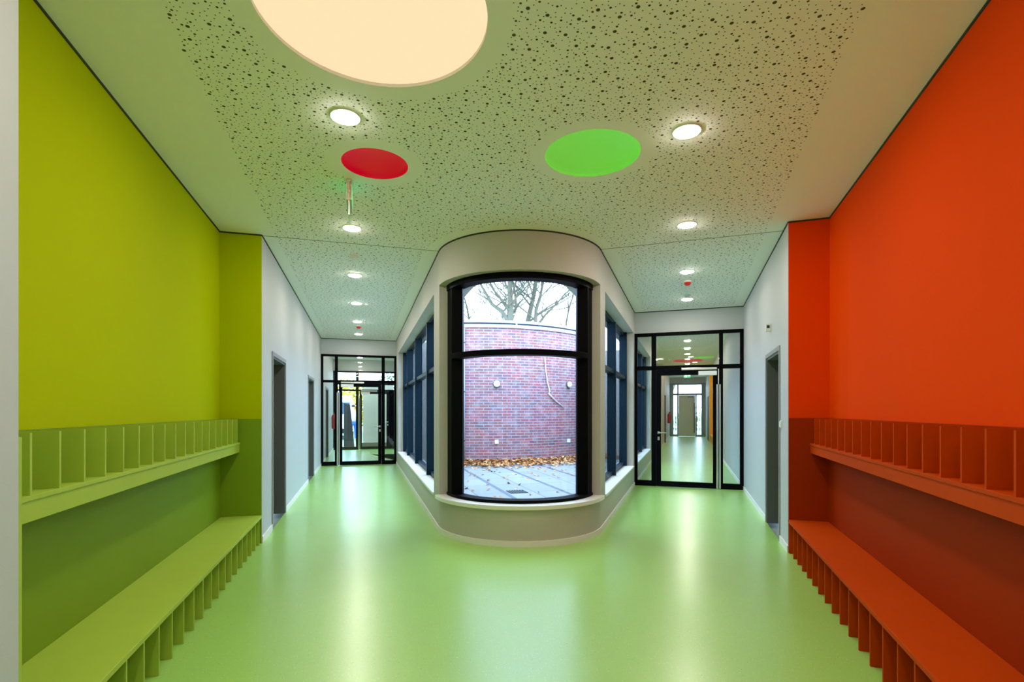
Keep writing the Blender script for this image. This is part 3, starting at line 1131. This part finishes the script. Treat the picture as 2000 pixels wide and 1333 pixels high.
# exit sign seen edge on
ex = thing('exit_sign', 'hanging exit sign seen edge on below the red ceiling disc', 'exit sign', xyz(L_(4.46, -.108), CEIL), RZL)
MB().box(L_, 4.32, 4.62, -.129, -.087, 3.10, CEIL - .001).build('housing', mat('beige sign housing', (205, 190, 165), .45), ex, bevel=.004)
MB().box(L_, 4.325, 4.615, -.114, -.102, 2.985, 3.0995).build('sign_plate', mat('frosted acrylic', (215, 228, 220), .2), ex)
MB().box(L_, 4.35, 4.59, -.1315, -.1295, 3.12, 3.25).build('sign_face', M['exit_green'], ex)
MB().box(L_, 4.35, 4.59, -.0865, -.0845, 3.12, 3.25).build('sign_face', M['exit_green'], ex)

# far exit sign with running figure
ex2 = thing('exit_sign', 'small green exit sign hanging in the far corridor behind the right glass door', 'exit sign', xyz(R_(21.0, -.02), 2.86), RZR)
MB().box(R_, 20.98, 21.0, -.15, .11, 2.70, 2.84).build('sign_plate', M['exit_green'], ex2)
MB().box(R_, 20.985, 20.995, -.03, -.02, 2.84, CEIL).build('hanger', M['chrome'], ex2)
mb = MB()
S = 20.976


def plate(poly):
    v = []
    for (a, z) in poly:
        q = R_(S, a)
        v.append((q[0], q[1], z))
    for (a, z) in poly:
        q = R_(S + .003, a)
        v.append((q[0], q[1], z))
    n = len(poly)
    mb.add(v, [tuple(range(n)), tuple(range(n, 2 * n))[::-1]] + [(i, (i + 1) % n, n + (i + 1) % n, n + i) for i in range(n)])


plate([(-.11, 2.715), (-.02, 2.715), (-.02, 2.825), (-.11, 2.825)])       # white doorway
plate([(.0, 2.775), (.04, 2.81), (.04, 2.79), (.09, 2.79), (.09, 2.76), (.04, 2.76), (.04, 2.74)])   # arrow
mb.build('pictogram', M['exit_white'], ex2)
mb = MB()
S = 20.972
plate([(-.075, 2.80), (-.06, 2.815), (-.045, 2.80), (-.06, 2.786)])
plate([(-.085, 2.785), (-.05, 2.785), (-.035, 2.765), (-.04, 2.758), (-.055, 2.77), (-.055, 2.75), (-.04, 2.72), (-.05, 2.72), (-.066, 2.745), (-.085, 2.725), (-.10, 2.73), (-.075, 2.76)])
mb.build('running_figure', M['exit_green'], ex2)


# ------------------------------------------------------------------ wall fittings
def wallbox(name, F, s, t, out, z, ds, dt, dz, label, cat, m=M['white_plastic']):
    d = thing(name, label, cat, xyz(F(s, t), z))
    a, b = sorted((t + out * .0005, t + out * dt))
    MB().box(F, s - ds / 2, s + ds / 2, a, b, z - dz / 2, z + dz / 2).build('casing', m, d, bevel=.003)
    return d


d = wallbox('light_switch', R_, 6.04, TRW, -1, 1.26, .08, .014, .08, 'white light switch between the red recess and the dark doorway', 'light switch')
MB().box(R_, 6.012, 6.068, TRW - .020, TRW - .0145, 1.232, 1.288).build('rocker', M['white_plastic'], d, bevel=.002)
d = wallbox('motion_sensor', R_, 6.80, TRW, -1, 2.40, .06, .055, .09, 'small white wall sensor above the right dark doorway', 'motion sensor')
MB().box(R_, 6.765, 6.7695, TRW - .045, TRW - .015, 2.39, 2.425).build('lens', M['black_plastic'], d)


def extinguisher(F, s, t, label):
    p = F(s, t)
    d = thing('fire_extinguisher', label, 'fire extinguisher', xyz(p, .78))
    c = (p[0], p[1], .80)
    MB().lathe(c, [(.06, 0), (.078, .02), (.08, .05), (.08, .40), (.07, .45), (.03, .485), (.022, .50)], 24).build('cylinder', M['red_plastic'], d)
    mb = MB().lathe((c[0], c[1], 1.30), [(.022, 0), (.024, .03), (.015, .05)], 16)
    mb.box(W_, c[1] - .01, c[1] + .01, c[0] - .02, c[0] + .09, 1.35, 1.362)
    mb.box(W_, c[1] - .01, c[1] + .01, c[0] - .02, c[0] + .08, 1.325, 1.335)
    mb.build('valve', M['black_plastic'], d)
    MB().tube([(c[0] + .02, c[1], 1.32), (c[0] + .09, c[1], 1.28), (c[0] + .105, c[1], 1.12), (c[0] + .09, c[1], .95)], .009, 8).build('hose', M['black_plastic'], d)
    sg = 1
    q = F(s, t - .0 + (-.088 if t < 0 else .088))
    MB().tube([(p[0], p[1], 1.15), (q[0], q[1], 1.15)], .012, 6).build('bracket', M['black_plastic'], d)


extinguisher(R_, 26.5, TRP + .09, 'red fire extinguisher on the left wall of the far right corridor')
extinguisher(L_, 18.3, TLW + .09, 'red fire extinguisher on the vestibule wall behind the left glass door')

# ------------------------------------------------------------------ courtyard
WC = Vector((-1.0, 17.3))
WR_ = 3.72


def wpt(a, r=WR_):
    return WC + Vector((math.sin(rad(a)), -math.cos(rad(a)))) * r


ZT = 3.62
bm = bmesh.new()
uvl = bm.loops.layers.uv.new('UVMap')
A0, A1, NA = -14, 95, 60
prev = None
for k in range(NA + 1):
    a = A0 + (A1 - A0) * k / NA
    p, q = wpt(a), wpt(a, WR_ - .35)
    cur = (bm.verts.new((p.x, p.y, -.05)), bm.verts.new((p.x, p.y, ZT)), bm.verts.new((q.x, q.y, ZT)), bm.verts.new((q.x, q.y, -.05)), rad(a) * WR_)
    if prev:
        for i0, i1, v0, v1 in ((0, 1, -.05, ZT), (1, 2, 0, .3), (2, 3, ZT, -.05)):
            f = bm.faces.new((prev[i0], cur[i0], cur[i1], prev[i1]))
            for lp, uvv in zip(f.loops, ((prev[4], v0), (cur[4], v0), (cur[4], v1), (prev[4], v1))):
                lp[uvl].uv = uvv
    prev = cur
bmesh.ops.recalc_face_normals(bm, faces=bm.faces)
me = bpy.data.meshes.new('wall_courtyard')
bm.to_mesh(me)
bm.free()
wc = bpy.data.objects.new('wall_courtyard', me)
COL.objects.link(wc)
me.materials.append(M['brick'])
tag(wc, 'curved red brick wall closing the courtyard', 'wall', kind='structure')


def wband(mb, a0, a1, r0, r1, z0, z1, n=60):
    mb.band([wpt(a0 + (a1 - a0) * k / n, r1) for k in range(n + 1)], [wpt(a0 + (a1 - a0) * k / n, r0) for k in range(n + 1)], z0, z1)
    return mb


cp = thing('wall_coping', 'pale metal coping band capping the curved brick wall', 'coping', xyz(wpt(0, WR_), ZT))
wband(MB(), A0, A1, WR_ - .40, WR_ + .05, ZT + .001, ZT + .085).build('lower_band', M['metal_pale'], cp)
wband(MB(), A0, A1, WR_ - .38, WR_ + .02, ZT + .085, ZT + .125).build('recess_band', M['metal_dark'], cp)
wband(MB(), A0, A1, WR_ - .42, WR_ + .07, ZT + .125, ZT + .195).build('upper_band', M['metal_pale'], cp)
for a in (17.0, 50):
    wband(MB(), a, a + .5, WR_ + .05, WR_ + .075, ZT + .03, ZT + .15, 2).build('joint_cover', M['van'], cp)

# downpipe
p = wpt(-4.2, WR_ + .05)
dp = thing('downpipe', 'pale zinc downpipe at the left edge of the brick wall', 'pipe', (p.x, p.y, 0))
mb = MB().tube([(p.x, p.y, .0), (p.x, p.y, 3.6)], .032, 12)
mb.build('pipe', M['metal_pale'], dp)
for z in (.6, 1.9, 3.2):
    MB().lathe((p.x, p.y, z), [(.038, 0), (.038, .03)], 14).build('clamp', M['metal_dark'], dp)


def on_wall(px):
    """angle on the brick wall that is seen at picture column px"""
    best = None
    for i in range(0, 900):
        a = A0 + i * .1
        q = wpt(a)
        if q.y > 17:
            continue
        e = abs(q.x / q.y - (px - 1000) / 1000)
        if best is None or e < best[0]:
            best = (e, a)
    return best[1]


for px, z, lb in ((970, 1.4 + .053 * 13.6, 'round white bulkhead lamp nearer the downpipe on the brick wall'), (1109.5, 1.4 + .051 * 14.8, 'round white bulkhead lamp at the right side of the brick wall')):
    a = on_wall(px)
    q = wpt(a)
    n = Vector((math.sin(rad(a)), -math.cos(rad(a)), 0))
    Mx = Vector((0, 0, 1)).rotation_difference(n).to_matrix()
    d = thing('wall_lamp', lb, 'outdoor lamp', (q.x, q.y, z), group='bulkhead lamps on the brick wall')
    MB().lathe((q.x, q.y, z), [(.095, .002), (.10, .03), (.095, .05)], 28, M3=Mx).build('base_ring', M['steel_grey'], d)
    MB().lathe((q.x, q.y, z), [(.088, .0505), (.084, .075), (.06, .095), (.02, .105), (.0001, .106)], 28, M3=Mx).build('glass_cover', M['white_plastic'], d)
for px, z, lb in ((970, 1.4 - .060 * 13.6, 'small white socket box below the left bulkhead lamp'), (1109.5, 1.4 - .057 * 14.8, 'small white socket box below the right bulkhead lamp')):
    a = on_wall(px)
    d = thing('socket_box', lb, 'socket', xyz(wpt(a), z), group='outdoor sockets on the brick wall')
    wband(MB(), a - .75, a + .75, WR_ + .001, WR_ + .045, z - .05, z + .05, 2).build('casing', M['white_plastic'], d)
# pale dead creeper trace
a0 = on_wall(1064)
pts = []
for px, py in ((1063, 698), (1065, 722), (1068, 745), (1073, 765), (1070, 768), (1084, 783), (1093, 790), (1101, 797)):
    a = on_wall(px)
    q = wpt(a, WR_ + .024)
    pts.append((q.x, q.y, 1.4 + (803 - py) / 1000 * q.y))
st = MB().tube(pts, [.018, .020, .022, .022, .034, .02, .018, .010], 6).build('dead_creeper', mat('pale creeper stem', (190, 176, 172), .9), None)
tag(st, 'pale crooked creeper stem clinging to the brick wall right of the centre', 'creeper')

# paving
bm = bmesh.new()
uvl = bm.loops.layers.uv.new('UVMap')
poly = [L_(14.2, TLP + .2), L_(6.6, TLP + .2), PC + Vector((0, -.3)), R_(6.6, TRP - .2), R_(17.0, TRP - .2), Vector((3.0, 19.0)), Vector((-4.5, 16.5))]
vs = [bm.verts.new((p[0], p[1], 0.0)) for p in poly]
f = bm.faces.new(vs)
for lp in f.loops:
    c = Vector((lp.vert.co.x, lp.vert.co.y))
    lp[uvl].uv = (c.dot(NL), c.dot(DL))
if f.normal.z < 0:
    f.normal_flip()
me = bpy.data.meshes.new('ground_courtyard')
bm.to_mesh(me)
bm.free()
pv = bpy.data.objects.new('courtyard_paving', me)
COL.objects.link(pv)
me.materials.append(M['paving'])
tag(pv, 'pale grey courtyard slabs with darker diagonal strips', 'paving', kind='structure')

dg = thing('drain_grate', 'small dark square drain grate in the courtyard slabs', 'drain', (.09, 8.86, .0), RZL)
mb = MB()
for k in range(7):
    mb.box(lambda s, t: Vector((.09, 8.86)) + DL * s + NL * t, -.15, .15, -.15 + .046 * k, -.13 + .046 * k, .002, .012)
mb.build('bars', M['drain'], dg)
MB().box(lambda s, t: Vector((.09, 8.86)) + DL * s + NL * t, -.16, .16, -.16, .16, .0005, .003).build('rim', M['metal_dark'], dg)

# leaf litter along the wall, plus loose leaves
mb = MB()


def leaf(x, y, z, r):
    n = Vector((random.uniform(-.6, .6), random.uniform(-.6, .6), 1)).normalized()
    u = n.cross(Vector((math.cos(random.random() * 6.28), math.sin(random.random() * 6.28), .1))).normalized()
    w = n.cross(u)
    c = Vector((x, y, z))
    pts = [(1, 0), (.35, .32), (.2, .8), (-.15, .35), (-.8, .45), (-.5, 0), (-.8, -.45), (-.15, -.35), (.2, -.8), (.35, -.32)]
    mb.add([c + u * a * r + w * b_ * r + n * (.25 * r * (a * a)) for a, b_ in pts], [tuple(range(10))])


for i in range(2600):
    a = random.uniform(-8, 74)
    dd = abs(random.gauss(0, .42))
    if dd > 1.5 or wpt(a).dot(NR) > -1.2:
        continue
    q = wpt(a, WR_ + .04 + dd)
    leaf(q.x, q.y, .045 + max(0, .10 - dd * .2) * random.random(), random.uniform(.035, .075))
for i in range(420):
    a = random.uniform(-30, 70)
    q = wpt(a, WR_ + 1.0 + random.random() ** 1.6 * 4.8)
    if q.x * NL.x + q.y * NL.y < 1.4 or q.x * NR.x + q.y * NR.y > -1.5:
        continue
    leaf(q.x, q.y, .015, random.uniform(.035, .06))
lt = mb.build('fallen_leaves', M['litter'], None, clean=False)
tag(lt, 'brown and yellow autumn leaves strewn along the foot of the brick wall', 'leaves', kind='stuff')


# ------------------------------------------------------------------ bare trees behind the courtyard wall
def grow(mb, p, d, r, length, depth, spread=.5):
    n = 5
    pts, rr = [p], [r]
    dcur = d.normalized()
    for i in range(n):
        dcur = (dcur + Vector((random.gauss(0, .09), random.gauss(0, .09), random.gauss(.03, .06)))).normalized()
        pts.append(pts[-1] + dcur * length / n)
        rr.append(r * (1 - .5 * (i + 1) / n))
    mb.tube(pts, rr, 7 if r > .03 else 4, caps=False)
    if depth > 0:
        k = 2 if depth > 2 else 3
        for j in range(k + 1):
            i = random.randint(2, n) if j else n
            ax = Vector((random.gauss(0, 1), random.gauss(0, 1), random.gauss(0, .3))).normalized()
            nd = (dcur + ax * random.uniform(.35, .8) * (1 if j else .5)).normalized()
            grow(mb, pts[i], nd, max(rr[i] * random.uniform(.5, .8), .011), length * random.uniform(.6, .85), depth - 1)


def tree(label, limbs, seed, depth=5):
    random.seed(seed)
    mb = MB()
    base = limbs[0][0][0]
    for pts, r0, r1, sub in limbs:
        pts = [Vector(p) for p in pts]
        nn = len(pts)
        mb.tube(pts, [r0 + (r1 - r0) * i / (nn - 1) for i in range(nn)], 9, caps=False)
        for i in range(1, nn):
            for j in range(sub):
                d = (pts[i] - pts[i - 1]).normalized()
                ax = Vector((random.gauss(0, 1), random.gauss(0, .7), random.uniform(0, .5))).normalized()
                rr = r0 + (r1 - r0) * i / (nn - 1)
                grow(mb, pts[i - 1].lerp(pts[i], random.random()), (d * .6 + ax * .9), min(.5 * rr, .06), random.uniform(1.2, 2.2), depth - 1)
        grow(mb, pts[-1], pts[-1] - pts[-2], r1, 2.0, depth)
    t = thing('bare_tree', label, 'tree', base)
    mb.build('branches', M['bark'], t, clean=False)


def P3(px, py, Y):
    return ((px - 1000) / 1000 * Y, Y, EYE + (803 - py) / 1000 * Y)


TY = 22.0
gz = 0.0
b0 = (P3(996, 650, TY)[0], TY, 0)
tree('thick pale bare tree standing behind the brick wall left of centre',
     [([b0, P3(996, 640, TY), P3(997, 600, TY), P3(996, 560, TY), P3(995, 520, TY)], .15, .09, 2),
      ([P3(993, 628, TY), P3(980, 608, TY), P3(962, 595, TY + .5), P3(950, 575, TY + .5), P3(936, 550, TY + .8)], .10, .045, 2),
      ([P3(993, 600, TY), P3(983, 590, TY - .4), P3(967, 570, TY - .6), P3(955, 548, TY - 1)], .07, .035, 2),
      ([P3(999, 625, TY), P3(1008, 600, TY + .6), P3(1006, 575, TY + 1), P3(1001, 550, TY + 1)], .08, .04, 2)], 11)
b0 = (P3(1030, 650, TY)[0], TY + 1.0, 0)
tree('leaning pale bare tree behind the brick wall right of centre',
     [([b0, P3(1028, 640, TY + 1), P3(1036, 605, TY + 1), P3(1044, 570, TY + 1), P3(1049, 535, TY + 1)], .13, .08, 2),
      ([P3(1046, 628, TY + .6), P3(1047, 605, TY + .6), P3(1055, 580, TY + .4), P3(1062, 545, TY)], .09, .05, 2),
      ([P3(1050, 635, TY + .8), P3(1065, 615, TY + .6), P3(1085, 595, TY + .4), P3(1103, 575, TY + .2)], .06, .03, 2)], 23)
random.seed(5)
tree('thin bare tree at the left edge of the sky above the brick wall',
     [([(P3(915, 640, 25)[0], 25, 0), P3(917, 630, 25), P3(912, 600, 25), P3(905, 575, 25)], .07, .03, 3)], 31, 3)
tree('thin bare tree at the right edge of the sky above the brick wall',
     [([(P3(1105, 640, 25)[0], 25, 0), P3(1106, 630, 25), P3(1112, 600, 25), P3(1122, 570, 25)], .06, .03, 3)], 37, 3)
random.seed(9)

# ------------------------------------------------------------------ outdoors beyond the vestibule and the far exit
bm = bmesh.new()
me = bpy.data.meshes.new('ground')
bmesh.ops.create_grid(bm, x_segments=1, y_segments=1, size=70)
bmesh.ops.translate(bm, verts=bm.verts, vec=(0, 40, -.06))
bm.to_mesh(me)
bm.free()
gr = bpy.data.objects.new('ground', me)
COL.objects.link(gr)
me.materials.append(M['ground'])
tag(gr, 'grey green ground outside the building', 'ground', kind='structure')

struct('wall_porch', MB().box(L_, 20.6, 20.8, .0, 1.15, -.06, 2.45), M['door_white'], 'pale cream porch wall right behind the outer glass door')

# van
vp = L_(27.5, -1.45)
van = thing('van', 'white van parked outside behind the left glass doors', 'van', xyz(vp, -.06), RZL)
FV = lambda s, t: L_(27.5 + s, -1.45 + t)
mb = MB()
prof = [(-.95, .35), (-1.0, .9), (-.93, 2.0), (-.8, 2.25), (.8, 2.25), (.93, 2.0), (1.0, .9), (.95, .35)]
v = []
for s in (0, 4.6):
    for t, z in prof:
        q = FV(s, t)
        v.append((q[0], q[1], z - .06))
n = len(prof)
mb.add(v, [tuple(range(n)), tuple(range(n, 2 * n))[::-1]] + [(i, (i + 1) % n, n + (i + 1) % n, n + i) for i in range(n)])
mb.build('body', M['van'], van, bevel=.05)
MB().box(FV, -.012, .0, -.8, -.04, 1.25, 1.85).box(FV, -.012, .0, .04, .8, 1.25, 1.85).build('rear_window', M['van_glass'], van)
MB().box(FV, -.09, -.002, -.95, .95, .28, .5).build('bumper', M['rubber'], van)
Mt = Matrix.Rotation(rad(90), 3, 'Y')
for s in (.8, 3.8):
    for t in (-.92, .80):
        q = FV(s, t)
        m3 = Matrix.Rotation(RZL, 3, 'Z') @ Mt
        MB().lathe((q[0], q[1], .26), [(.2, 0), (.32, .01), (.32, .11), (.2, .12)], 20, M3=m3).build('wheel', M['rubber'], van)

# dark leaning board
bd = thing('board', 'dark brown board standing outside left of the person', 'board', xyz(L_(21.6, -.62)), RZL)
mb = MB()
v = []
for s in (21.60, 21.64):
    for t, z in ((-.74, -.06), (-.33, -.06), (-.50, 1.66), (-.74, 1.72)):
        q = L_(s, t)
        v.append((q[0], q[1], z))
mb.add(v, [(0, 1, 2, 3), (7, 6, 5, 4), (0, 4, 5, 1), (1, 5, 6, 2), (2, 6, 7, 3), (3, 7, 4, 0)])
mb.build('panel', M['dark_wood'], bd)


# person seen from behind
def skin_fig(name, chain, edges, radii, m, parent, sub=2):
    me = bpy.data.meshes.new(name)
    me.from_pydata(chain, edges, [])
    o = bpy.data.objects.new(name, me)
    COL.objects.link(o)
    o.parent = parent
    me.materials.append(m)
    sk = o.modifiers.new('skin', 'SKIN')
    for i, r_ in enumerate(radii):
        me.skin_vertices[0].data[i].radius = (r_, r_)
    me.skin_vertices[0].data[0].use_root = True
    sk.use_smooth_shade = True
    ss = o.modifiers.new('sub', 'SUBSURF')
    ss.levels = ss.render_levels = sub
    return o


pp = L_(26.2, -.46)
pe = thing('person', 'person in white shirt and blue trousers standing outside with back turned', 'person', (pp[0], pp[1], -.06), RZL + .2)
# continuous body (skin): pelvis root, spine, neck, head, arms with hands
bv = [(0, 0, .95), (0, 0, 1.15), (0, -.01, 1.38), (0, 0, 1.50), (0, .02, 1.60), (0, .02, 1.70),
      (-.17, 0, 1.41), (-.25, 0, 1.15), (-.26, .06, .92), (-.26, .08, .82),
      (.17, 0, 1.41), (.25, 0, 1.15), (.24, .12, .95), (.22, .18, .90),
      (-.10, 0, .88), (-.11, .01, .50), (-.12, -.02, .08), (-.12, .13, .03),
      (.10, 0, .88), (.12, .02, .50), (.14, -.02, .08), (.15, .13, .03)]
be_ = [(0, 1), (1, 2), (2, 3), (3, 4), (4, 5), (2, 6), (6, 7), (7, 8), (8, 9), (2, 10), (10, 11), (11, 12), (12, 13),
       (0, 14), (14, 15), (15, 16), (16, 17), (0, 18), (18, 19), (19, 20), (20, 21)]
br_ = [.13, .12, .13, .055, .085, .085, .06, .045, .032, .035, .06, .045, .032, .035, .085, .06, .04, .035, .085, .06, .04, .035]
skin_fig('body', bv, be_, br_, M['skin'], pe)
skin_fig('shirt', bv[:3] + [bv[6], bv[7], (-.255, .03, 1.02), bv[10], bv[11], (.245, .06, 1.05)],
         [(0, 1), (1, 2), (2, 3), (3, 4), (4, 5), (2, 6), (6, 7), (7, 8)], [.155, .15, .155, .08, .06, .05, .08, .06, .05], M['shirt'], pe)
skin_fig('trousers', [(0, 0, .97), bv[14], bv[15], (-.12, -.02, .10), bv[18], bv[19], (.14, -.02, .10)],
         [(0, 1), (1, 2), (2, 3), (0, 4), (4, 5), (5, 6)], [.15, .105, .08, .06, .105, .08, .06], M['jeans'], pe)
skin_fig('hair', [(0, -.01, 1.64), (0, .0, 1.72), (0, .03, 1.75)], [(0, 1), (1, 2)], [.085, .09, .07], M['hair'], pe)


# foliage
def bush(name, label, c, size, n, m, cat, lr=.12):
    mb_ = MB()
    for i in range(n):
        while True:
            q = Vector((random.uniform(-1, 1), random.uniform(-1, 1), random.uniform(-1, 1)))
            if q.length < 1 and q.length > .4:
                break
        p = Vector((c[0] + q.x * size[0], c[1] + q.y * size[1], c[2] + q.z * size[2]))
        nrm = (q + Vector((random.gauss(0, .5), random.gauss(0, .5), random.gauss(0, .5)))).normalized()
        u = nrm.orthogonal().normalized()
        w = nrm.cross(u)
        r_ = lr * random.uniform(.6, 1.3)
        mb_.add([p + u * r_, p + w * r_ * .5, p - u * r_, p - w * r_ * .5], [(0, 1, 2, 3)])
    t = thing(name, label, cat, (c[0], c[1], -.06))
    mb_.build('foliage', m, t, clean=False)
    MB().tube([(c[0], c[1], -.06), (c[0], c[1], c[2])], [.12, .06], 8).build('trunk', M['bark'], t)


q = L_(36, -1.5)
bush('leafy_tree', 'yellow autumn tree beyond the white van', (q[0], q[1], 1.9), (3.2, 1.6, 1.7), 2200, M['leaf_yellow'], 'tree', .17)
q = L_(33, 3.2)
q0 = R_(42, 1.2)
bush('hedge', 'low grey green hedge outside the far exit behind the pale fence', (q0[0], q0[1], .5), (4.0, .8, .8), 1500, M['leaf_green'], 'hedge', .13)
bush('leafy_tree', 'grey green shrubby tree seen through the right side of the vestibule screen', (q[0], q[1], 2.2), (2.6, 1.6, 2.6), 2600, M['leaf_green'], 'tree', .15)

# pale fence beyond the far exit
fe = thing('fence', 'pale upright bar fence outside the far exit screen', 'fence', xyz(R_(36, 0), -.06), RZR)
mb = MB()
for k in range(56):
    mb.box(R_, 36.0, 36.03, -4 + .15 * k, -3.95 + .15 * k, .0, 1.9)
mb.build('bars', M['fence'], fe)
MB().box(R_, 36.035, 36.07, -4, 4.4, .3, .38).box(R_, 36.035, 36.07, -4, 4.4, 1.6, 1.68).build('rails', M['fence'], fe)
tree('bare tree outside the far exit screen', [([xyz(R_(44, -1.5), 0), xyz(R_(44, -1.4), 2.5), xyz(R_(44, -.8), 4.2), xyz(R_(44, .2), 5.5)], .14, .07, 2)], 51, 3)
